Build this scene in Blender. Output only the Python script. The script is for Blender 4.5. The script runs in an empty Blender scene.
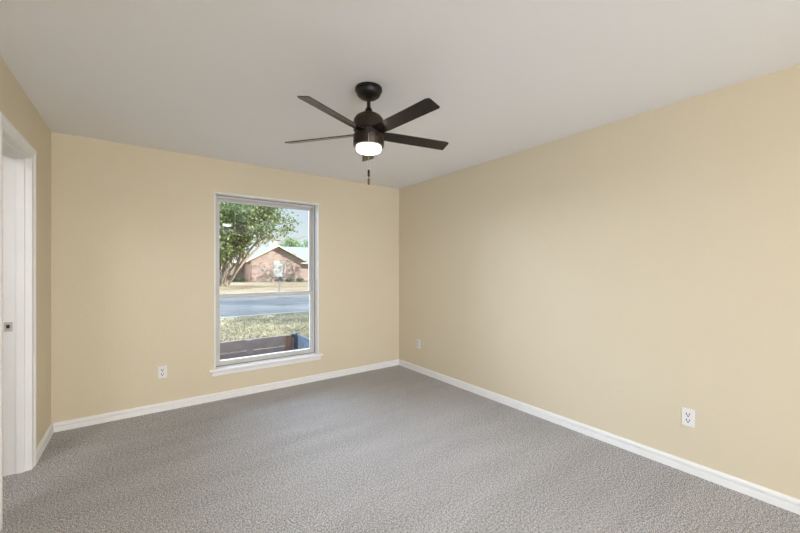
import bpy, bmesh, math, random
from mathutils import Vector, Matrix
S = bpy.context.scene
COL = S.collection
PI = math.pi
random.seed(7)

# ------------------------------------------------------------------ camera, sky, sun, lights, exposure
FOC, CYP, YAW, EYE = 354.4559, 269.2, 0.6283, 1.3248
cd = bpy.data.cameras.new('camera'); cam = bpy.data.objects.new('camera', cd); COL.objects.link(cam)
cam.location = (0, 0, EYE); cam.rotation_euler = (PI/2, 0, -YAW)
cd.sensor_width = 36; cd.lens = FOC/800*36; cd.shift_y = (CYP-266.5)/800; cd.clip_start = .05; cd.clip_end = 500
S.camera = cam
S.view_settings.view_transform = 'Standard'; S.view_settings.look = 'None'
S.view_settings.gamma = 1; S.view_settings.use_curve_mapping = False
S.view_settings.exposure = 0.15

W = bpy.data.worlds.new('sky'); S.world = W; W.use_nodes = True
wn = W.node_tree.nodes; wl = W.node_tree.links
sky = wn.new('ShaderNodeTexSky'); sky.sky_type = 'NISHITA'; sky.sun_disc = False
sky.sun_elevation = math.radians(34); sky.sun_rotation = math.radians(132); sky.air_density = 1.0; sky.dust_density = 2.0
hz = wn.new('ShaderNodeMix'); hz.data_type = 'RGBA'; hz.inputs[0].default_value = .45; hz.inputs[7].default_value = (4.6, 4.85, 5.0, 1)   # thin bright haze
wl.new(sky.outputs[0], hz.inputs[6]); wl.new(hz.outputs[2], wn['Background'].inputs[0]); wn['Background'].inputs[1].default_value = 0.18

sd = bpy.data.lights.new('sun', 'SUN'); sun = bpy.data.objects.new('sun', sd); COL.objects.link(sun)
sd.energy = 11; sd.angle = .009; sd.color = (1, .95, .86)
TOSUN = Vector((.62, -.55, .56)).normalized()
sun.rotation_euler = TOSUN.to_track_quat('Z', 'Y').to_euler(); sun.location = (20, -18, 18)

def area(name, loc, tgt, sx, sy, e, colr):
    d = bpy.data.lights.new(name, 'AREA'); d.shape = 'RECTANGLE'; d.size = sx; d.size_y = sy; d.energy = e; d.color = colr
    o = bpy.data.objects.new(name, d); COL.objects.link(o); o.location = loc
    o.rotation_euler = (Vector(tgt)-Vector(loc)).to_track_quat('-Z', 'Y').to_euler()
    return o
LR = area('rear_fill', (.68, -3.95, 1.17), (.68, 3.0, 1.3), 2.5, 2.2, 124, (1, 1.02, 1.06))  # added fill behind the camera, no opening is built there
LL = area('side_fill', (-.56, -1.3, 1.2), (2.885, 2.9, 1.15), 1.0, 1.9, 9, (.72, .95, 1.5)); LL.data.spread = math.radians(75)  # added fill by the left wall, brightens the right wall
LP = area('passage_fill', (-1.35, 2.1, 2.38), (-1.35, 2.1, 0), .5, .5, 14.5, (1, 1.02, 1.1))  # added fill that brightens the doorway jamb, no fixture behind it
LF = area('fan_lamp', (1.13, 1.884, 2.042), (1.13, 1.884, 0), .13, .13, 13.5, (1, .99, 1.02)); LF.data.shape = 'DISK'
gd = bpy.data.lights.new('sky_fill', 'SUN'); LG = bpy.data.objects.new('sky_fill', gd); COL.objects.link(LG)
gd.energy = 26; gd.angle = math.radians(130); gd.color = (.68, .87, 1.14)      # added soft lamp, boosts skylight through the window beyond the world sky
LG.rotation_euler = Vector((-.75, .60, .27)).to_track_quat('Z', 'Y').to_euler(); LG.location = (-18, 22, 14)

# ------------------------------------------------------------------ helpers
def nt(name):
    m = bpy.data.materials.new(name); m.use_nodes = True
    n = m.node_tree.nodes; l = m.node_tree.links
    return m, n, l, n['Principled BSDF']
def sr(c):
    return tuple(((v/255)/12.92 if v/255 <= .04045 else ((v/255+.055)/1.055)**2.4) for v in c) + (1,)
def mat(name, rgb, rough=.5, metal=0, var=.06, scale=30, bump=0, bscale=200, emit=None, spec=None):
    """noise varied paint / metal / wood"""
    m, n, l, p = nt(name)
    tc = n.new('ShaderNodeTexCoord')
    nz = n.new('ShaderNodeTexNoise'); nz.inputs['Scale'].default_value = scale; nz.inputs['Detail'].default_value = 4
    l.new(tc.outputs['Object'], nz.inputs['Vector'])
    rp = n.new('ShaderNodeValToRGB'); c = sr(rgb)
    rp.color_ramp.elements[0].position = .3; rp.color_ramp.elements[1].position = .7
    rp.color_ramp.elements[0].color = tuple(v*(1-var) for v in c[:3])+(1,)
    rp.color_ramp.elements[1].color = tuple(min(1, v*(1+var)) for v in c[:3])+(1,)
    l.new(nz.outputs['Fac'], rp.inputs[0]); l.new(rp.outputs[0], p.inputs['Base Color'])
    p.inputs['Roughness'].default_value = rough; p.inputs['Metallic'].default_value = metal
    if spec is not None: p.inputs['Specular IOR Level'].default_value = spec
    if bump:
        b = n.new('ShaderNodeTexNoise'); b.inputs['Scale'].default_value = bscale; b.inputs['Detail'].default_value = 3
        l.new(tc.outputs['Object'], b.inputs['Vector'])
        bp = n.new('ShaderNodeBump'); bp.inputs['Strength'].default_value = bump; bp.inputs['Distance'].default_value = .002
        l.new(b.outputs['Fac'], bp.inputs['Height']); l.new(bp.outputs[0], p.inputs['Normal'])
    if emit:
        p.inputs['Emission Color'].default_value = emit[0]; p.inputs['Emission Strength'].default_value = emit[1]
    return m

class MB:
    def __init__(s): s.b = bmesh.new()
    def box(s, lo, hi):
        r = bmesh.ops.create_cube(s.b, size=1)['verts']
        c = [(a+b)/2 for a, b in zip(lo, hi)]; d = [abs(b-a) for a, b in zip(lo, hi)]
        for v in r: v.co = Vector((c[0]+v.co.x*d[0], c[1]+v.co.y*d[1], c[2]+v.co.z*d[2]))
        return s
    def prism(s, prof, axis, a, b):
        """polygon profile extruded along an axis: the profile gives the two remaining coordinates in order"""
        def mk(p, t):
            q = list(p); q.insert('xyz'.index(axis), t); return Vector(q)
        A = [s.b.verts.new(mk(p, a)) for p in prof]; B = [s.b.verts.new(mk(p, b)) for p in prof]
        n = len(prof); s.b.faces.new(A); s.b.faces.new(B)
        for i in range(n): s.b.faces.new((A[i], A[(i+1) % n], B[(i+1) % n], B[i]))
        return s
    def lathe(s, prof, c=(0, 0, 0), n=48):
        rings = []
        for r, z in prof:
            if r < 1e-6: rings.append([s.b.verts.new((c[0], c[1], c[2]+z))])
            else: rings.append([s.b.verts.new((c[0]+r*math.cos(2*PI*i/n), c[1]+r*math.sin(2*PI*i/n), c[2]+z)) for i in range(n)])
        for A, B in zip(rings, rings[1:]):
            for i in range(n):
                j = (i+1) % n
                f = [A[i % len(A)], A[j % len(A)], B[j % len(B)], B[i % len(B)]]
                u = []
                for v in f:
                    if v not in u: u.append(v)
                if len(u) > 2: s.b.faces.new(u)
        return s
    def tube(s, pts, rad, n=8):
        rings = []
        for i, p in enumerate(pts):
            p = Vector(p); d = (Vector(pts[min(i+1, len(pts)-1)])-Vector(pts[max(i-1, 0)])).normalized()
            a = d.orthogonal().normalized() if i == 0 else (prev-d*prev.dot(d)).normalized()
            prev = a; bb = d.cross(a); r = rad[i] if isinstance(rad, (list, tuple)) else rad
            rings.append([s.b.verts.new(p+(a*math.cos(2*PI*k/n)+bb*math.sin(2*PI*k/n))*r) for k in range(n)])
        for A, B in zip(rings, rings[1:]):
            for k in range(n): s.b.faces.new((A[k], A[(k+1) % n], B[(k+1) % n], B[k]))
        s.b.faces.new(rings[0]); s.b.faces.new(rings[-1]); return s
    def build(s, name, m, parent=None, loc=None, bevel=0, smooth=False):
        bmesh.ops.recalc_face_normals(s.b, faces=s.b.faces)
        me = bpy.data.meshes.new(name); s.b.to_mesh(me); s.b.free()
        if smooth:
            for p in me.polygons: p.use_smooth = True
        me.materials.append(m)
        o = bpy.data.objects.new(name, me); COL.objects.link(o)
        if parent: o.parent = parent
        if loc: o.location = loc
        if smooth:
            try: me.set_sharp_from_angle(angle=math.radians(40))
            except Exception: pass
        if bevel:
            md = o.modifiers.new('bevel', 'BEVEL'); md.width = bevel; md.segments = 2; md.limit_method = 'ANGLE'
        return o
def thing(name, label, cat, loc=(0, 0, 0), rz=0, group=None):
    o = bpy.data.objects.new(name, None); COL.objects.link(o); o.location = loc; o.rotation_euler = (0, 0, rz)
    o.empty_display_size = .05
    return tag(o, label, cat, group)
def tag(o, label, cat, group=None):
    o['label'] = label; o['category'] = cat
    if group: o['group'] = group
    return o
def struct(o, label=None, cat=None):
    o['kind'] = 'structure'
    if label: o['label'] = label
    if cat: o['category'] = cat
    return o
def sroot(name, label, cat, loc=(0, 0, 0)):
    o = bpy.data.objects.new(name, None); COL.objects.link(o); o.location = loc; o.empty_display_size = .05
    return struct(o, label, cat)

# ------------------------------------------------------------------ materials
def wall_mat():
    m, n, l, p = nt('beige_wall_paint')
    tc = n.new('ShaderNodeTexCoord')
    nz = n.new('ShaderNodeTexNoise'); nz.inputs['Scale'].default_value = 3; nz.inputs['Detail'].default_value = 3
    l.new(tc.outputs['Object'], nz.inputs['Vector'])
    rp = n.new('ShaderNodeValToRGB'); rp.color_ramp.elements[0].color = sr((220, 207, 179)); rp.color_ramp.elements[1].color = sr((223, 211, 184))
    l.new(nz.outputs['Fac'], rp.inputs[0]); l.new(rp.outputs[0], p.inputs['Base Color'])
    p.inputs['Roughness'].default_value = .48; p.inputs['Specular IOR Level'].default_value = .35
    b = n.new('ShaderNodeTexNoise'); b.inputs['Scale'].default_value = 55; b.inputs['Detail'].default_value = 2
    l.new(tc.outputs['Object'], b.inputs['Vector'])
    r2 = n.new('ShaderNodeValToRGB'); r2.color_ramp.elements[0].position = .5; r2.color_ramp.elements[1].position = .68
    l.new(b.outputs['Fac'], r2.inputs[0])
    bp = n.new('ShaderNodeBump'); bp.inputs['Strength'].default_value = .18; bp.inputs['Distance'].default_value = .002
    l.new(r2.outputs[0], bp.inputs['Height']); l.new(bp.outputs[0], p.inputs['Normal'])
    return m
def ceil_mat():
    m, n, l, p = nt('ceiling_paint')
    tc = n.new('ShaderNodeTexCoord')
    p.inputs['Base Color'].default_value = sr((244, 243, 243)); p.inputs['Roughness'].default_value = .8
    b = n.new('ShaderNodeTexNoise'); b.inputs['Scale'].default_value = 28; b.inputs['Detail'].default_value = 4
    l.new(tc.outputs['Object'], b.inputs['Vector'])
    bp = n.new('ShaderNodeBump'); bp.inputs['Strength'].default_value = .22; bp.inputs['Distance'].default_value = .004
    l.new(b.outputs['Fac'], bp.inputs['Height']); l.new(bp.outputs[0], p.inputs['Normal'])
    return m
def carpet_mat():
    m, n, l, p = nt('taupe_carpet')
    tc = n.new('ShaderNodeTexCoord')
    def noise(sc, det, mp=None):
        z = n.new('ShaderNodeTexNoise'); z.inputs['Scale'].default_value = sc; z.inputs['Detail'].default_value = det
        if mp:
            q = n.new('ShaderNodeMapping'); q.inputs['Rotation'].default_value = (0, 0, mp[0]); q.inputs['Scale'].default_value = mp[1]
            l.new(tc.outputs['Object'], q.inputs[0]); l.new(q.outputs[0], z.inputs['Vector'])
        else: l.new(tc.outputs['Object'], z.inputs['Vector'])
        return z
    fine = noise(250, 4); mid = noise(85, 3)
    streak = noise(1.6, 3, (math.radians(-28), (.55, 3.2, 1)))
    rp = n.new('ShaderNodeValToRGB'); e = rp.color_ramp.elements
    e[0].position = .38; e[0].color = sr((84, 80, 77)); e[1].position = .62; e[1].color = sr((244, 242, 241))
    x = e.new(.5); x.color = sr((156, 152, 148))
    ad = n.new('ShaderNodeMath'); ad.operation = 'MULTIPLY_ADD'; ad.inputs[1].default_value = .28; 
    sb = n.new('ShaderNodeMath'); sb.operation = 'SUBTRACT'; sb.inputs[1].default_value = .5
    l.new(mid.outputs['Fac'], sb.inputs[0]); l.new(sb.outputs[0], ad.inputs[0]); l.new(fine.outputs['Fac'], ad.inputs[2])
    s2 = n.new('ShaderNodeMath'); s2.operation = 'SUBTRACT'; s2.inputs[1].default_value = .5
    a2 = n.new('ShaderNodeMath'); a2.operation = 'MULTIPLY_ADD'; a2.inputs[1].default_value = .055
    l.new(streak.outputs['Fac'], s2.inputs[0]); l.new(s2.outputs[0], a2.inputs[0]); l.new(ad.outputs[0], a2.inputs[2])
    l.new(a2.outputs[0], rp.inputs[0]); l.new(rp.outputs[0], p.inputs['Base Color'])
    p.inputs['Roughness'].default_value = .95; p.inputs['Specular IOR Level'].default_value = .1
    p.inputs['Sheen Weight'].default_value = .15
    bp = n.new('ShaderNodeBump'); bp.inputs['Strength'].default_value = .7; bp.inputs['Distance'].default_value = .006
    l.new(ad.outputs[0], bp.inputs['Height']); l.new(bp.outputs[0], p.inputs['Normal'])
    return m
def glass_mat():
    m, n, l, p = nt('window_glass'); n.remove(p)
    fr = n.new('ShaderNodeFresnel'); fr.inputs[0].default_value = 1.45
    tr = n.new('ShaderNodeBsdfTransparent'); tr.inputs[0].default_value = (.975, .985, .985, 1)
    gl = n.new('ShaderNodeBsdfGlossy'); gl.inputs['Roughness'].default_value = .0; mx = n.new('ShaderNodeMixShader')
    l.new(fr.outputs[0], mx.inputs[0]); l.new(tr.outputs[0], mx.inputs[1]); l.new(gl.outputs[0], mx.inputs[2])
    l.new(mx.outputs[0], n['Material Output'].inputs[0]); return m
def brick_mat(name, c1, c2, mortar, sc=1.0):
    m, n, l, p = nt(name)
    tc = n.new('ShaderNodeTexCoord'); sx = n.new('ShaderNodeSeparateXYZ'); cx = n.new('ShaderNodeCombineXYZ')
    a = n.new('ShaderNodeMath'); a.operation = 'ADD'
    l.new(tc.outputs['Object'], sx.inputs[0]); l.new(sx.outputs[0], a.inputs[0]); l.new(sx.outputs[1], a.inputs[1])
    l.new(a.outputs[0], cx.inputs[0]); l.new(sx.outputs[2], cx.inputs[1])
    b = n.new('ShaderNodeTexBrick'); b.inputs['Scale'].default_value = sc
    b.inputs['Brick Width'].default_value = .21; b.inputs['Row Height'].default_value = .075; b.inputs['Mortar Size'].default_value = .007
    b.inputs['Color1'].default_value = sr(c1); b.inputs['Color2'].default_value = sr(c2); b.inputs['Mortar'].default_value = sr(mortar)
    l.new(cx.outputs[0], b.inputs['Vector'])
    nz = n.new('ShaderNodeTexNoise'); nz.inputs['Scale'].default_value = 2.2; nz.inputs['Detail'].default_value = 5
    l.new(tc.outputs['Object'], nz.inputs['Vector'])
    mx = n.new('ShaderNodeMix'); mx.data_type = 'RGBA'; mx.blend_type = 'SOFT_LIGHT'; mx.inputs[0].default_value = .45
    l.new(b.outputs['Color'], mx.inputs[6]); l.new(nz.outputs['Color'], mx.inputs[7]); l.new(mx.outputs[2], p.inputs['Base Color'])
    p.inputs['Roughness'].default_value = .9
    return m
def ground_mat(name, stops, s1, s2, mix=.5, bump=.6, stretch=(1, 1, 1)):
    m, n, l, p = nt(name)
    tc = n.new('ShaderNodeTexCoord'); mp = n.new('ShaderNodeMapping'); mp.inputs['Scale'].default_value = stretch
    l.new(tc.outputs['Object'], mp.inputs[0])
    a = n.new('ShaderNodeTexNoise'); a.inputs['Scale'].default_value = s1; a.inputs['Detail'].default_value = 5; a.inputs['Roughness'].default_value = .7
    b = n.new('ShaderNodeTexNoise'); b.inputs['Scale'].default_value = s2; b.inputs['Detail'].default_value = 4
    l.new(mp.outputs[0], a.inputs['Vector']); l.new(mp.outputs[0], b.inputs['Vector'])
    mx = n.new('ShaderNodeMix'); mx.inputs[0].default_value = mix
    l.new(a.outputs['Fac'], mx.inputs[2]); l.new(b.outputs['Fac'], mx.inputs[3])
    rp = n.new('ShaderNodeValToRGB'); e = rp.color_ramp.elements
    e[0].position, e[0].color = stops[0][0], sr(stops[0][1]); e[1].position, e[1].color = stops[-1][0], sr(stops[-1][1])
    for q, c in stops[1:-1]: e.new(q).color = sr(c)
    l.new(mx.outputs[0], rp.inputs[0]); l.new(rp.outputs[0], p.inputs['Base Color'])
    p.inputs['Roughness'].default_value = .95; p.inputs['Specular IOR Level'].default_value = .15
    bp = n.new('ShaderNodeBump'); bp.inputs['Strength'].default_value = bump; bp.inputs['Distance'].default_value = .03
    l.new(a.outputs['Fac'], bp.inputs['Height']); l.new(bp.outputs[0], p.inputs['Normal'])
    return m
def leaf_mat(name, stops, scale=3.0):
    m, n, l, p = nt(name)
    tc = n.new('ShaderNodeTexCoord'); nz = n.new('ShaderNodeTexNoise'); nz.inputs['Scale'].default_value = scale; nz.inputs['Detail'].default_value = 6
    nz.inputs['Roughness'].default_value = .75
    l.new(tc.outputs['Object'], nz.inputs['Vector'])
    rp = n.new('ShaderNodeValToRGB'); e = rp.color_ramp.elements
    e[0].position, e[0].color = .32, sr(stops[0]); e[1].position, e[1].color = .7, sr(stops[2]); e.new(.5).color = sr(stops[1])
    l.new(nz.outputs['Fac'], rp.inputs[0]); l.new(rp.outputs[0], p.inputs['Base Color']); p.inputs['Roughness'].default_value = .45
    t = n.new('ShaderNodeBsdfTranslucent'); l.new(rp.outputs[0], t.inputs[0])
    mx = n.new('ShaderNodeMixShader'); mx.inputs[0].default_value = .35
    l.new(p.outputs[0], mx.inputs[1]); l.new(t.outputs[0], mx.inputs[2]); l.new(mx.outputs[0], n['Material Output'].inputs[0])
    return m

M_wall = wall_mat(); M_ceil = ceil_mat(); M_carpet = carpet_mat(); M_glass = glass_mat()
M_trim = mat('white_trim_paint', (244, 243, 240), .55, var=.015, scale=8)
M_alu = mat('grey_window_frame', (204, 201, 195), .45, var=.03, scale=20)
M_seal = mat('dark_grey_seal', (96, 92, 88), .7)
M_plate = mat('white_plastic', (238, 236, 232), .3, var=.01)
M_slot = mat('dark_slot', (40, 38, 36), .6)
M_chrome = mat('brushed_nickel', (206, 203, 198), .4, .3, var=.05, scale=60)
M_bronze = mat('oil_rubbed_bronze', (52, 42, 34), .36, .55, var=.10, scale=25)
M_black = mat('black_bronze', (26, 22, 19), .42, .3, var=.08, scale=25)
M_blade = mat('dark_brown_blade', (36, 29, 23), .2, 0, var=.14, scale=14, spec=.5)
M_chain = mat('pale_ball_chain', (190, 182, 168), .5, 0, var=.03)
M_lens = mat('glowing_lens', (255, 250, 240), .4, emit=((1, .94, .84, 1), 4))
M_shell = brick_mat('shell_brick', (176, 120, 100), (150, 98, 82), (200, 190, 178))
M_hbrick = brick_mat('house_brick', (150, 131, 124), (130, 109, 102), (162, 156, 150))
M_roof = ground_mat('grey_shingles', [(.3, (92, 100, 108)), (.7, (128, 134, 140))], 9, 30, .5, .3, (1, 4, 4))
M_fascia = mat('pale_fascia_paint', (186, 176, 162), .6)
M_stucco = mat('cream_chimney', (196, 188, 176), .8)
M_darkroof = mat('brown_roof_shingle', (110, 100, 92), .9)
M_lawn = ground_mat('winter_lawn', [(.30, (52, 50, 40)), (.45, (96, 91, 70)), (.56, (124, 116, 90)), (.72, (166, 156, 132))], 14, 1.3, .3, .9)
M_litter = ground_mat('leaf_strewn_lawn', [(.3, (72, 54, 42)), (.45, (114, 100, 80)), (.58, (130, 122, 100)), (.74, (166, 158, 140))], 6, .45, .45, .7)
M_road = ground_mat('asphalt', [(.3, (66, 67, 67)), (.7, (96, 97, 97))], 6, .5, .6, .2)
M_curb = mat('concrete_curb', (112, 110, 104), .9, var=.08, scale=6)
M_leaf = leaf_mat('oak_leaves', ((28, 42, 26), (86, 106, 60), (190, 196, 138)), 3.5)
M_leaf2 = leaf_mat('far_leaves', ((60, 80, 50), (112, 134, 90), (166, 178, 130)), 1.5)
M_bark = mat('pale_oak_bark', (138, 128, 116), .9, var=.25, scale=5, bump=.6, bscale=14)
M_wood = mat('weathered_board', (136, 131, 130), .8, var=.12, scale=9)
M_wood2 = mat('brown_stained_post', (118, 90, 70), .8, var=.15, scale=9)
M_picket = mat('dark_blue_picket_paint', (58, 66, 76), .6, var=.12, scale=9)
M_picket2 = mat('grey_blue_picket_paint', (118, 128, 140), .6, var=.12, scale=9)
M_seal2 = mat('dark_board_paint', (38, 42, 48), .7)
M_mail = mat('black_mailbox_metal', (34, 34, 36), .5)
M_blind = mat('white_blinds', (170, 178, 182), .6)

# ------------------------------------------------------------------ room shell
XL, XR, YB, YN, H = -.60, 2.885, 3.993, -4.1, 2.44
WT = .12                                   # partition thickness
DY0, DY1, DH = 2.722, 3.322, 2.052          # doorway in the left wall (clear of the jambs)
WX0, WX1, WZ0, WZ1 = .585, 1.700, .312, 2.105   # window opening
YO = YB+.21                                # outer face of the back wall

struct(MB().box((-2.2, YN-.12, -.1), (XR+.12, YO-.1, 0)).build('floor', M_carpet), 'grey beige speckled carpet covering the whole room', 'carpet')
struct(MB().box((-2.2, YN-.12, H), (XR+.12, YO, H+.1)).build('ceiling', M_ceil), 'off-white textured ceiling', 'ceiling')
b = MB()
b.box((-2.2, YB, 0), (WX0, YB+.1, H)); b.box((WX1, YB, 0), (XR+.12, YB+.1, H))
b.box((WX0, YB, 0), (WX1, YB+.1, WZ0)); b.box((WX0, YB, WZ1), (WX1, YB+.1, H))
struct(b.build('wall_back', M_wall), 'beige wall with the window', 'wall')
b = MB()
b.box((XL-WT, YN, 0), (XL, DY0-.02, H)); b.box((XL-WT, DY1+.02, 0), (XL, YB, H)); b.box((XL-WT, DY0-.02, DH+.02), (XL, DY1+.02, H))
struct(b.build('wall_left', M_wall), 'narrow beige wall with the white doorway', 'wall')
struct(MB().box((XR, YN, 0), (XR+.12, YB, H)).build('wall_right', M_wall), 'long plain beige wall on the right', 'wall')
struct(MB().box((-2.2, YN-.12, 0), (XR+.12, YN, H)).build('wall_near', M_wall), 'beige wall behind the camera', 'wall')
struct(MB().box((-2.2, YN, 0), (-2.08, YB, H)).build('wall_passage', M_wall), 'far wall of the passage beyond the doorway', 'wall')
# outer masonry shell and roof of the house the room is in
b = MB(); y0 = YB+.1
for lo, hi in (((-3.2, y0, -.35), (WX0+.01, YO, H+.1)), ((WX1-.01, y0, -.35), (8.2, YO, H+.1)), ((WX0, y0, -.35), (WX1, YO, WZ0-.02)), ((WX0, y0, WZ1-.01), (WX1, YO, H+.1))):
    b.box(lo, hi)
struct(b.build('wall_outer', M_shell), 'brick outer face of the back wall', 'wall')
b = MB()
b.prism([(YO+.45, H+.02), (YO+.45, H+.14), (-.9, H+1.9), (-7.2, H+.14), (-7.2, H+.02)], 'x', -3.4, 8.4)
rf = struct(b.build('roof', M_darkroof), 'roof over the room', 'roof')

# baseboards with a stepped, grooved profile
def baseboard(name, axis, a, c, wall, sgn, label):
    prof = [(0, 0), (.018, 0), (.018, .0405), (.017, .042), (.003, .043), (.003, .0530), (.015, .054), (.016, .056), (.014, .067), (.010, .073), (.004, .075), (0, .075)]
    mb = MB()
    mb.prism([(wall+sgn*d, z) for d, z in prof], axis, a, c)
    return struct(mb.build(name, M_trim), label, 'baseboard')
baseboard('baseboard_back', 'x', XL, XR, YB, -1, 'white baseboard under the window wall')
baseboard('baseboard_right', 'y', YN, YB, XR, -1, 'white baseboard along the right wall')
baseboard('baseboard_left', 'y', 3.395, YB, XL, 1, 'short white baseboard between doorway and corner')
baseboard('baseboard_front', 'y', YN, 2.647, XL, 1, 'white baseboard on the near side of the doorway')

# ------------------------------------------------------------------ doorway (door swings away into the next room)
dr = sroot('door_1', 'white cased doorway in the left wall', 'doorway', (XL, DY1, 0))
def dpart(mb, name, m, bevel=0, parent=None):
    o = mb.build(name, m, parent or dr, bevel=bevel)
    if parent is None: o.location = Vector((0, 0, 0))-dr.location
    return o
CW = .070
def casing(mb, x, sg):
    prof = [(0, 0), (.008, 0), (.010, .004), (.011, .030), (.0125, .034), (.0125, .038), (.018, .046), (.019, .060), (.017, CW), (0, CW)]
    mb.prism([(x+sg*d, DY0-.005-w) for d, w in prof], 'z', 0, DH+.005+CW)
    mb.prism([(x+sg*d, DY1+.005+w) for d, w in prof], 'z', 0, DH+.005+CW)
    mb.prism([(x+sg*d, DH+.005+w) for d, w in prof], 'y', DY0-.005-CW+.002, DY1+.005+CW-.002)
    return mb
dpart(casing(MB(), XL, 1), 'casing', M_trim)
dpart(casing(MB(), XL-WT, -1), 'casing', M_trim)
b = MB(); J = .02
b.box((XL-WT, DY0-J, 0), (XL, DY0, DH+J)); b.box((XL-WT, DY1, 0), (XL, DY1+J, DH+J)); b.box((XL-WT, DY0, DH), (XL, DY1, DH+J))
jm = dpart(b, 'jamb', M_trim)
b = MB(); s0, s1 = XL-.062, XL-.024
b.box((s0, DY0, 0), (s1, DY0+.011, DH)); b.box((s0, DY1-.011, 0), (s1, DY1, DH)); b.box((s0, DY0, DH-.011), (s1, DY1, DH))
dpart(b, 'door_stop', M_trim, .002)
b = MB(); xs = XL-.097; zs = .955
b.box((xs-.019, DY1-.0025, zs-.030), (xs+.019, DY1+.001, zs+.030))
sp = dpart(b, 'strike_plate', M_chrome, .001); sp['label'] = 'nickel strike plate'
b = MB(); b.box((xs-.009, DY1-.0035, zs-.010), (xs+.006, DY1-.002, zs+.012))
o = b.build('latch_hole', M_slot, sp)

# ------------------------------------------------------------------ window
wr = sroot('window_1', 'single-hung window with grey frame and white sill', 'window', ((WX0+WX1)/2, YB, WZ0))
def wpart(mb, name, m, bevel=0, parent=None):
    o = mb.build(name, m, parent or wr, bevel=bevel)
    if parent is None: o.location = Vector((0, 0, 0))-wr.location
    return o
# white returns lining the opening, slightly proud of the wall
b = MB(); t = .012
b.box((WX0, YB-.004, WZ0), (WX0+t, YB+.1, WZ1)); b.box((WX1-t, YB-.004, WZ0), (WX1, YB+.1, WZ1)); b.box((WX0, YB-.004, WZ1-t), (WX1, YB+.1, WZ1))
wpart(b, 'return_lining', M_trim, .002)
b = MB()
b.box((WX0, YB-.002, WZ0-.018), (WX1, YB+.105, WZ0+.004)); b.box((WX0-.047, YB-.035, WZ0-.018), (WX1+.044, YB+.0, WZ0+.004))
wpart(b, 'sill', M_trim, .004)
b = MB(); b.prism([(YB, WZ0-.066), (YB-.010, WZ0-.066), (YB-.014, WZ0-.058), (YB-.016, WZ0-.03), (YB-.024, WZ0-.018), (YB, WZ0-.018)], 'x', WX0-.022, WX1+.022)
wpart(b, 'apron', M_trim)
X0, X1, Z0, Z1 = WX0+t, WX1-t, WZ0+.004, WZ1-t
def ring(mb, x0, x1, z0, z1, w, ya, yb, wb=None, wt=None):
    wb = w if wb is None else wb; wt = w if wt is None else wt
    mb.box((x0, ya, z0), (x0+w, yb, z1)); mb.box((x1-w, ya, z0), (x1, yb, z1))
    mb.box((x0+w, ya, z0), (x1-w, yb, z0+wb)); mb.box((x0+w, ya, z1-wt), (x1-w, yb, z1)); return mb
b = ring(MB(), X0, X1, Z0, Z1, .026, YB+.088, YB+.17, .020, .028)
ring(b, X0+.026, X1-.026, Z0+.02, Z1-.028, .008, YB+.118, YB+.17)
wpart(b, 'window_frame', M_alu, .002)
wpart(ring(MB(), X0, X1, Z0, Z1, .005, YB+.083, YB+.088), 'weather_seal', M_seal)
ZM = 1.047
b = ring(MB(), X0+.026, X1-.026, Z0+.020, ZM+.018, .030, YB+.094, YB+.120, .030, .034)
b.box((X0+.5, YB+.086, ZM+.006), (X0+.56, YB+.096, ZM+.016))
ls = wpart(b, 'lower_sash', M_alu, .002)
b = ring(MB(), X0+.034, X1-.034, ZM-.016, Z1-.036, .022, YB+.124, YB+.150, .034, .022)
us = wpart(b, 'upper_sash', M_alu, .002)
b = MB().box((X0+.054, YB+.105, Z0+.048), (X1-.054, YB+.109, ZM-.014)); p = wpart(b, 'pane', M_glass, parent=ls)
b = MB().box((X0+.054, YB+.136, ZM+.016), (X1-.054, YB+.140, Z1-.056)); p = wpart(b, 'pane', M_glass, parent=us)
b = MB().box((X0, YB+.17, WZ0-.03), (X1, YO+.05, WZ0+.03)); wpart(b, 'outer_sill', M_fascia, .004)

# ------------------------------------------------------------------ ceiling fan
FX, FY = 1.13, 1.884
fan = thing('ceiling_fan', 'dark bronze five-blade ceiling fan with a glowing round light', 'ceiling fan', (FX, FY, H))
def zz(*p): return [(r, z-H) for r, z in p]
MB().lathe(zz((0, 2.44), (.082, 2.44), (.083, 2.425), (.077, 2.424), (.0755, 2.41), (.069, 2.396), (.056, 2.385), (.040, 2.379), (.030, 2.378), (.028, 2.381), (0, 2.381))).build('canopy', M_black, fan, smooth=True)
MB().lathe(zz((0, 2.384), (.019, 2.382), (.021, 2.372), (.015, 2.364), (.0112, 2.361), (.0112, 2.305), (0, 2.305)), n=24).build('downrod', M_black, fan, smooth=True)
MB().lathe(zz((0, 2.322), (.0135, 2.322), (.017, 2.318), (.022, 2.305), (.028, 2.290), (.033, 2.282), (.040, 2.279), (0, 2.270)), n=32).build('coupling_cover', M_black, fan, smooth=True)
MB().lathe(zz((0, 2.281), (.040, 2.281), (.060, 2.276), (.078, 2.264), (.090, 2.248), (.094, 2.232), (.094, 2.180), (.090, 2.176), (.060, 2.174), (0, 2.174))).build('motor_housing', M_bronze, fan, smooth=True)
MB().lathe(zz((0, 2.178), (.086, 2.178), (.086, 2.150), (0, 2.150))).build('hub', M_black, fan, smooth=True)
sw = MB().lathe(zz((0, 2.152), (.090, 2.152), (.0945, 2.148), (.0945, 2.086), (.091, 2.081), (.083, 2.080), (0, 2.081))).build('light_housing', M_bronze, fan, smooth=True)
lens = MB().lathe(zz((.077, 2.082), (.0775, 2.066), (.074, 2.054), (.064, 2.048), (.045, 2.045), (0, 2.044))).build('light_lens', M_lens, fan, smooth=True)
lens['label'] = 'glowing white frosted lens'
AN0, PITCH = 1.0395, -.262
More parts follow.
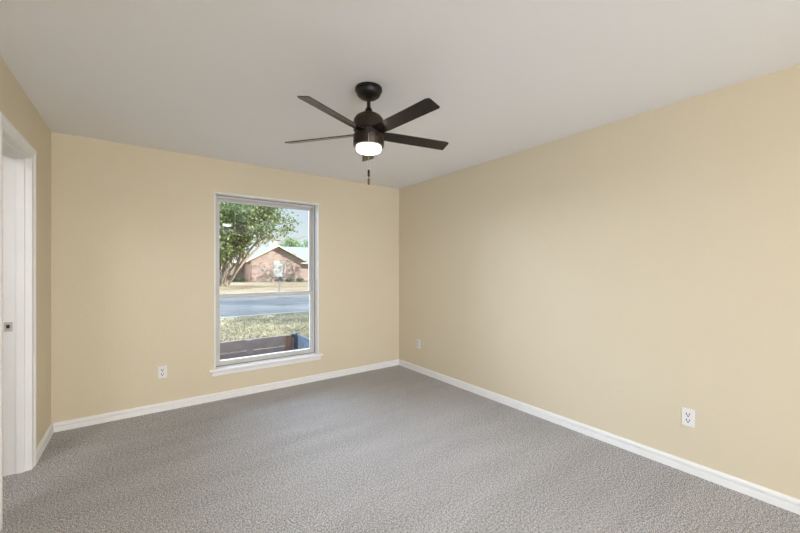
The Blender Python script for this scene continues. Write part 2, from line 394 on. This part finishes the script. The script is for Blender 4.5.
for k in range(5):
    a = AN0+k*2*PI/5
    br = MB()
    # blade outline in its own plane: x outwards, y across
    w0, w1, L0, L1, th = .043, .046, .062, .552, .0055
    out = [(L0, -w0*.55), (L0+.035, -w0*.9), (.16, -w0), (L1-.022, -w1), (L1-.004, -w1+.006), (L1, -w1+.016), (L1, w1-.006), (L1-.005, w1), (.16, w0), (L0+.035, w0*.9), (L0, w0*.55)]
    br.prism(out, 'z', -th/2, th/2)
    bl = br.build('blade', M_blade, fan, bevel=.0012)
    bl.rotation_euler = Matrix.Rotation(a, 3, 'Z').to_4x4().to_euler()
    bl.matrix_local = Matrix.Translation((0, 0, 2.160-H)) @ Matrix.Rotation(a, 4, 'Z') @ Matrix.Rotation(math.radians((-.9, 1.4, 0, 0, 0)[k]), 4, 'Y') @ Matrix.Rotation(PITCH, 4, 'X')
    ir = MB().box((.058, -.016, .0026), (.125, .016, .0066))
    for q in (.095, .115): ir.lathe([(0, .009), (.004, .0085), (.004, .0066), (0, .0066)], c=(q, 0, 0), n=10)
    ir.build('blade_bracket', M_black, bl)
# pull chain on the camera side of the light housing
ca = Vector((-FX, -FY, 0)).normalized(); sd_ = Vector((-ca.y, ca.x, 0))
cp = ca*.0985
ch = MB()
z = 2.128
ch.tube([(ca.x*.088, ca.y*.088, 2.128-H), (cp.x, cp.y, 2.126-H), (cp.x, cp.y, 1.905-H)], .0013, 6)
zc = 2.12
while zc > 1.912:
    bmesh.ops.create_icosphere(ch.b, subdivisions=1, radius=.0021, matrix=Matrix.Translation((cp.x, cp.y, zc-H))); zc -= .0052
chain = ch.build('pull_chain', M_chain, fan)
f = MB(); f.lathe([(0, 1.912-H), (.004, 1.912-H), (.0066, 1.906-H), (.0066, 1.874-H), (.004, 1.870-H), (0, 1.870-H)], c=(cp.x, cp.y, 0), n=16); f.build('fob', M_black, chain, smooth=True)
f = MB(); f.lathe([(0, 1.872-H), (.0016, 1.872-H), (.0016, 1.862-H), (.0062, 1.859-H), (.0062, 1.826-H), (.004, 1.823-H), (0, 1.823-H)], c=(cp.x, cp.y, 0), n=16); f.build('fob', M_wood2, chain, smooth=True)

# ------------------------------------------------------------------ outlets
def outlet(loc, rz, label):
    t = thing('wall_outlet', label, 'electrical outlet', loc, rz, 'white duplex outlets low on the walls')
    MB().box((-.035, -.006, -.057), (.035, 0, .057)).build('face_plate', M_plate, t, bevel=.0025)
    for s in (1, -1):
        b = MB(); zc = s*.0195; n = 20
        pts = [(.0165*math.cos(2*PI*i/n), max(-.0135, min(.0135, .0165*math.sin(2*PI*i/n)))+zc) for i in range(n)]
        b.prism([(x, z) for x, z in pts], 'y', -.0085, -.005)
        r = b.build('receptacle', M_plate, t)
        q = MB(); q.box((-.0105, -.0091, zc-.002), (-.0055, -.0084, zc+.011)); q.box((.0055, -.0091, zc-.001), (.0105, -.0084, zc+.010))
        q.box((-.0045, -.0091, zc-.0125), (.0045, -.0084, zc-.005))
        q.build('slots', M_slot, r)
    s = MB().lathe([(0, .0012), (.0025, .001), (.003, 0), (0, 0)], n=12).build('screw', M_chrome, t)
    s.matrix_local = Matrix.Translation((0, -.0062, 0)) @ Matrix.Rotation(PI/2, 4, 'X')
    return t
outlet((.1515, YB, .362), 0, 'white outlet on the back wall, left of the window')
outlet((XR, .766, .357), PI/2*-1, 'large white outlet on the right wall nearest the camera')
outlet((XR, 3.56, .362), PI/2*-1, 'small white outlet on the right wall beside the far corner')

# ------------------------------------------------------------------ outdoors
G = -.20
# lawn, street and far yard run parallel to the house
struct(MB().box((-30, YO, G-.4), (45, 12.3, G)).build('ground_lawn', M_lawn), 'pale dry front lawn outside the window', 'lawn')
struct(MB().box((-40, 12.3, G-.5), (70, 22.4, G-.10)).build('ground_street', M_road), 'blue grey street beyond the lawn', 'street')
b = MB().prism([(22.4, G-.5), (22.4, G), (40, G+.06), (110, G+.1), (110, G-.5)], 'x', -60, 110)
struct(b.build('ground_yard', M_litter), 'leaf-strewn yard across the street', 'yard')
struct(MB().box((-40, 12.2, G-.5), (70, 12.4, G+.01)).build('trim_1', M_curb), 'concrete curb on the near side of the street', 'curb')
struct(MB().box((-40, 22.3, G-.5), (70, 22.5, G+.01)).build('trim_2', M_curb), 'concrete curb on the far side of the street', 'curb')

# grass blades over the near lawn seen through the window
b = bmesh.new(); rg = random.Random(3)
for i in range(15000):
    y = 5.3+rg.random()**1.4*6.8; x = y*(.12+rg.random()*.36)
    h = .02+rg.random()*.03; a = rg.random()*PI; w = .006+.004*rg.random(); dx, dy = math.cos(a)*w, math.sin(a)*w
    lx, ly = rg.gauss(0, .025), rg.gauss(0, .025)
    v = [b.verts.new(q) for q in ((x-dx, y-dy, G), (x+dx, y+dy, G), (x+lx, y+ly, G+h))]; b.faces.new(v)
me = bpy.data.meshes.new('lawn_grass'); b.to_mesh(me); b.free(); me.materials.append(M_lawn)
go = bpy.data.objects.new('lawn_grass', me); COL.objects.link(go); go['kind'] = 'stuff'; tag(go, 'short dry grass growing on the near lawn', 'grass')

# low board fence below the window
fy = 5.02
def pxw(u, y):                               # world x on the plane y of a sight line
    s = (u-400)/FOC; return y*(math.sin(YAW)+math.cos(YAW)*s)/(math.cos(YAW)-math.sin(YAW)*s)
xc = pxw(296.7, fy); xb = pxw(287, fy); xp = pxw(249.5, fy)
zt = .385
fn = thing('garden_fence', 'low weathered board fence with a dark picket corner just outside the window', 'fence', (xc, fy, G))
def fpart(mb, name, m, lab=None):
    o = mb.build(name, m, fn, bevel=.003); o.location = Vector((0, 0, 0))-fn.location
    if lab: o['label'] = lab
    return o
fpart(MB().box((-1.2, fy, zt-.135), (xb, fy+.022, zt)), 'top_board', M_wood)
fpart(MB().box((-1.2, fy, zt-.295), (xb, fy+.022, zt-.152)), 'board', M_wood)
fpart(MB().box((-1.2, fy, zt-.455), (xb, fy+.022, zt-.312)), 'board', M_wood)
for xq in (xp, xp-1.25): fpart(MB().box((xq-.04, fy-.03, G), (xq+.04, fy, zt-.004)), 'post', M_wood)
fpart(MB().box((xb-.03, fy-.035, G), (xb+.055, fy+.03, zt+.003)), 'post', M_wood2, 'brown end post')
fpart(MB().box((xc-.035, fy-.035, G), (xc+.035, fy+.035, zt+.02)), 'corner_post', M_picket, 'dark blue corner post')
fpart(MB().box((xb+.05, fy+.012, G), (xc, fy+.02, zt-.01)), 'backing_board', M_seal2)
fpart(MB().box((xc+.012, YO+.06, G), (xc+.02, fy, zt-.01)), 'backing_board', M_seal2)
fpart(MB().box((xb+.05, fy-.012, zt-.035), (xc, fy+.012, zt+.012)), 'picket_rail', M_picket)
fpart(MB().box((xc-.012, YO+.06, zt-.035), (xc+.012, fy, zt+.012)), 'picket_rail', M_picket)
q = xb+.085
while q < xc-.05:
    fpart(MB().box((q-.012, fy-.010, G), (q+.012, fy+.010, zt-.005)), 'picket', M_picket2); q += .062
q = fy-.085
while q > YO+.08:
    fpart(MB().box((xc-.010, q-.012, G), (xc+.010, q+.012, zt-.005)), 'picket', M_picket2); q -= .062

# house across the street: brick gable wing in front of a long grey roof
hs = thing('neighbour_house', 'brick house with a front gable and grey roof across the street', 'house', (12.9, 42, G+.05))
def hpart(mb, name, m, parent=None, lab=None):
    o = mb.build(name, m, parent or hs)
    if parent is None: o.location = Vector((0, 0, 0))-hs.location
    if lab: o['label'] = lab
    return o
gx0, gx1, gy, gz = 9.8, 15.65, 42.0, G
ax, az, ez = 12.78, 4.02, 2.18
hpart(MB().prism([(gx0, gz), (gx1, gz), (gx1, ez+.2), (ax, az-.12), (gx0, ez+.2)], 'y', gy, gy+7), 'gable_wall', M_hbrick)
sd2 = hpart(MB().box((gx0-.04, gy-.03, gz), (gx0+.12, gy+3.2, 2.1)), 'side_shade_board', M_wood2, lab='gable side wall with its shade put in as dark brown')  # brown board added over the side brick, stands in for its shade
hpart(MB().box((-6, gy+3.2, gz), (30, gy+3.5, 2.3)), 'main_wall', M_hbrick)
sl = (az-ez)/(ax-9.3)
def roofside(x0, z0):
    th = .16
    return [(x0, z0), (ax, az), (ax, az+th), (x0, z0+th)]
hpart(MB().prism(roofside(9.3, ez-.02), 'y', gy-.42, gy+6.5), 'wing_roof', M_roof)
hpart(MB().prism(roofside(16.26, ez-.02), 'y', gy-.42, gy+6.5), 'wing_roof', M_roof)
for x0 in (9.25, 16.31):
    hpart(MB().prism([(x0, ez-.09), (ax, az-.06), (ax, az+.12), (x0, ez+.09)], 'y', gy-.47, gy-.42), 'rake_board', M_fascia)
hpart(MB().prism([(gy+2.6, 2.10), (gy+7.3, 4.30), (gy+12, 2.10), (gy+12, 2.25), (gy+7.3, 4.46), (gy+2.6, 2.25)], 'x', -7, 31), 'main_roof', M_roof)
hpart(MB().box((-7, gy+2.55, 2.05), (31, gy+2.62, 2.24)), 'eave_board', M_fascia)
chm = hpart(MB().box((14.05, gy+6.6, 3.6), (14.75, gy+7.4, 4.9)), 'chimney', M_stucco)
hpart(MB().box((13.98, gy+6.5, 4.9), (14.82, gy+7.5, 5.0)).box((14.25, gy+6.8, 5.0), (14.55, gy+7.2, 5.2)), 'chimney_cap', M_stucco, chm).location = (0, 0, 0)
wx0, wx1, wz0, wz1 = 12.38, 13.62, .42, 2.22
wd = hpart(MB().box((wx0-.07, gy-.04, wz0-.07), (wx1+.07, gy+.02, wz1+.07)), 'window', M_fascia)
b = MB()
k = wz0
while k < wz1-.04:
    b.box((wx0, gy-.075, k), (wx1, gy-.045, k+.075)); k += .1
hpart(b, 'blinds', M_blind, wd)
hpart(MB().box((wx0, gy-.085, (wz0+wz1)/2-.03), (wx1, gy-.045, (wz0+wz1)/2+.03)).box(((wx0+wx1)/2-.02, gy-.085, wz0), ((wx0+wx1)/2+.02, gy-.045, wz1)), 'sash_bars', M_fascia, wd)
hpart(MB().box((ax-.2, gy-.03, 3.15), (ax+.2, gy+.02, 3.5)), 'gable_vent', M_wood2)

# mailbox by the far curb
mx, my = pxw(279.3, 23.0), 23.0
mb_ = thing('mailbox', 'black roadside mailbox on a pale post in front of the brick house', 'mailbox', (mx, my, G))
n = 12
arch = [(-.085, 0), (.085, 0)]+[(.085*math.cos(PI*i/n), .12+.085*math.sin(PI*i/n)) for i in range(n+1)]
MB().prism([(x*1.3, z+.85) for x, z in arch], 'y', -.25, .25).build('box', M_mail, mb_)
MB().box((-.35, -.06, .80), (.35, .06, .86)).build('crossbar', M_mail, mb_)
MB().box((-.055, -.055, 0), (.055, .055, .86)).build('post', M_curb, mb_)
MB().box((.115, -.02, .90), (.13, .02, 1.08)).build('flag', M_mail, mb_)

# trees -------------------------------------------------------------
def grow(rng, mb, base, dirv, length, rad, depth, tips, spread=.55, up=.12):
    pts = [Vector(base)]; d = Vector(dirv).normalized(); n = 4
    for i in range(n):
        d = (d+Vector((rng.gauss(0, .14), rng.gauss(0, .14), rng.gauss(0, .10)+up*.4))).normalized()
        pts.append(pts[-1]+d*length/n)
    mb.tube(pts, [rad*(1-.40*i/n) for i in range(n+1)], 6 if depth > 1 else 4)
    if depth == 0:
        tips.extend(pts[1:]); return
    if depth == 1: tips.append(pts[-1])
    for i in range(3 if depth > 1 else 4):
        t = pts[rng.choice((2, 3, 4)) if i else 4]
        q = Vector((rng.gauss(0, 1), rng.gauss(0, 1), rng.gauss(0, .6))).normalized()
        grow(rng, mb, t, (d+q*spread*1.5+Vector((0, 0, up))).normalized(), length*rng.uniform(.6, .82), rad*.55, depth-1, tips, spread, up)
def leaves(rng, pts, n, size, spread):
    b = bmesh.new()
    for i in range(n):
        c = rng.choice(pts)+Vector((rng.gauss(0, spread), rng.gauss(0, spread), rng.gauss(0, spread*.75)))
        a = Vector((rng.gauss(0, 1), rng.gauss(0, 1), rng.gauss(0, 1))).normalized(); w = a.orthogonal().normalized()
        w = Matrix.Rotation(rng.random()*6.28, 3, a) @ w; s = size*rng.uniform(.6, 1.3); nn = a.cross(w)*s*.12
        v = [b.verts.new(q) for q in (c-a*s, c-a*s*.2+w*s*.45+nn, c+a*s, c-a*s*.2-w*s*.45+nn)]
        b.faces.new((v[0], v[1], v[2])); b.faces.new((v[0], v[2], v[3]))
    return b
def tree(name, label, loc, stems, nl, size, spread, m, seed, depth=3, group=None, lspread=.55, env=None):
    rng = random.Random(seed)
    t = thing(name, label, 'tree', loc, 0, group)
    mb = MB(); tips = []
    for d, L, r, off in stems: grow(rng, mb, Vector(off), Vector(d), L, r, depth, tips, lspread)
    mb.build('trunk', M_bark, t)
    if env: tips = [p for p in tips if p.z > env(p.x)]
    lb = MB(); lb.b.free(); lb.b = leaves(rng, tips, nl, size, spread)
    lb.build('foliage', m, t)
    return t
def crown_base(x):                       # the crown hangs low over the trunks and lifts away to the right
    k = ((-9, 1.9), (-.5, 1.7), (1.0, 2.1), (2.2, 4.0), (3.7, 4.6), (5.8, 5.1), (12, 5.6))
    for (a, p), (b, q) in zip(k, k[1:]):
        if x <= b: return p+(q-p)*(x-a)/(b-a)
    return 5.6
ty = 34.5; tx = pxw(221, ty)
tree('oak_tree', 'spreading leafy oak with several pale trunks left of the brick house', (tx, ty, G),
     [((-.35, 0, 1), 3.1, .20, (-.3, 0, 0)), ((.25, .1, 1), 3.2, .19, (.2, 0, 0)), ((.75, -.15, .9), 3.4, .17, (.4, .1, 0)), ((0, -.4, 1), 3.3, .18, (0, -.2, 0)), ((.6, .3, 1.2), 3.6, .17, (.3, .2, 0)),
      ((.75, -.1, 1.5), 4.9, .17, (.35, -.1, .1)), ((.95, .2, 1.5), 4.7, .15, (.3, .1, .1)), ((1.15, -.1, 1.3), 5.3, .15, (.4, 0, .1)), ((-.5, -.5, .7), 2.3, .12, (-.3, -.2, .1)), ((-.1, -.9, .85), 2.3, .12, (0, -.2, .1)), ((.25, -.8, .7), 2.0, .10, (.1, -.2, .1)), ((-.9, -.3, .8), 2.0, .10, (-.3, -.1, .1))],
     30000, .17, .36, M_leaf, 5, 3, env=crown_base)
for i, (u, y, hgt, lab) in enumerate(((286, 57, 7.0, 'green tree rising behind the gable peak of the brick house'), (301, 70, 8.6, 'tall green tree farther back behind the right end of the roof'), (256, 68, 6.6, 'distant tree behind the left part of the roof'))):
    tree('background_tree', lab, (pxw(u, y), y, G), [((-.2, 0, 1), hgt*.42, .2, (0, 0, 0)), ((.25, .1, 1), hgt*.42, .18, (.1, 0, 0))], 5200, .24, .45, M_leaf2, 20+i, 2, 'trees behind the brick house')
# trees to the right that throw the branch shadows across yard, street and gable
tree('yard_tree', 'nearly bare tree in the yard right of the brick gable', (20.6, 36.0, G), [((-.2, 0, 1), 3.6, .2, (0, 0, 0)), ((.2, .1, 1), 3.6, .18, (.1, 0, 0))], 1500, .13, .4, M_leaf, 41, 3)
tree('front_tree', 'large tree on the front lawn right of the window', (8.2, 7.1, G), [((-.2, .1, 1), 3.2, .24, (0, 0, 0)), ((.3, .1, 1), 3.2, .2, (.1, 0, 0))], 2600, .15, .35, M_leaf, 42, 3)
tree('street_tree', 'leafy tree beside the street right of the window view', (12.4, 11.95, G), [((-.2, .1, 1), 3.4, .24, (0, 0, 0)), ((.3, .1, 1), 3.2, .2, (.1, 0, 0))], 1300, .15, .4, M_leaf, 43, 3)
# shrubs at the foot of the house
def shrub(x, y, r, h, label, seed):
    rng = random.Random(seed)
    t = thing('shrub', label, 'shrub', (x, y, G+.02), 0, 'shrubs along the foot of the house')
    mb = MB(); tips = []
    for i in range(7):
        a = i*.9; e = Vector((math.cos(a)*r*.6, math.sin(a)*r*.4, h*.75))
        mb.tube([(0, 0, 0), tuple(e*.5+Vector((0, 0, .05))), tuple(e)], [.03, .02, .01], 5); tips += [e, e*.7]
    mb.build('stems', M_bark, t)
    lb = MB(); lb.b.free(); lb.b = leaves(rng, tips, 700, .07, r*.28); lb.build('foliage', M_leaf2, t)
for i, (u, y, r, h, lab) in enumerate(((233.5, 43.9, .36, .55, 'low shrub against the shaded wall beside the oak'), (242, 43.0, .32, .5, 'low shrub against the shaded wall next to the gable corner'), (289.5, 40.9, .45, .32, 'low shrub right of the gable window'), (300, 40.9, .45, .36, 'low shrub by the right corner of the gable'))):
    shrub(pxw(u, y), y, r, h, lab, 60+i)
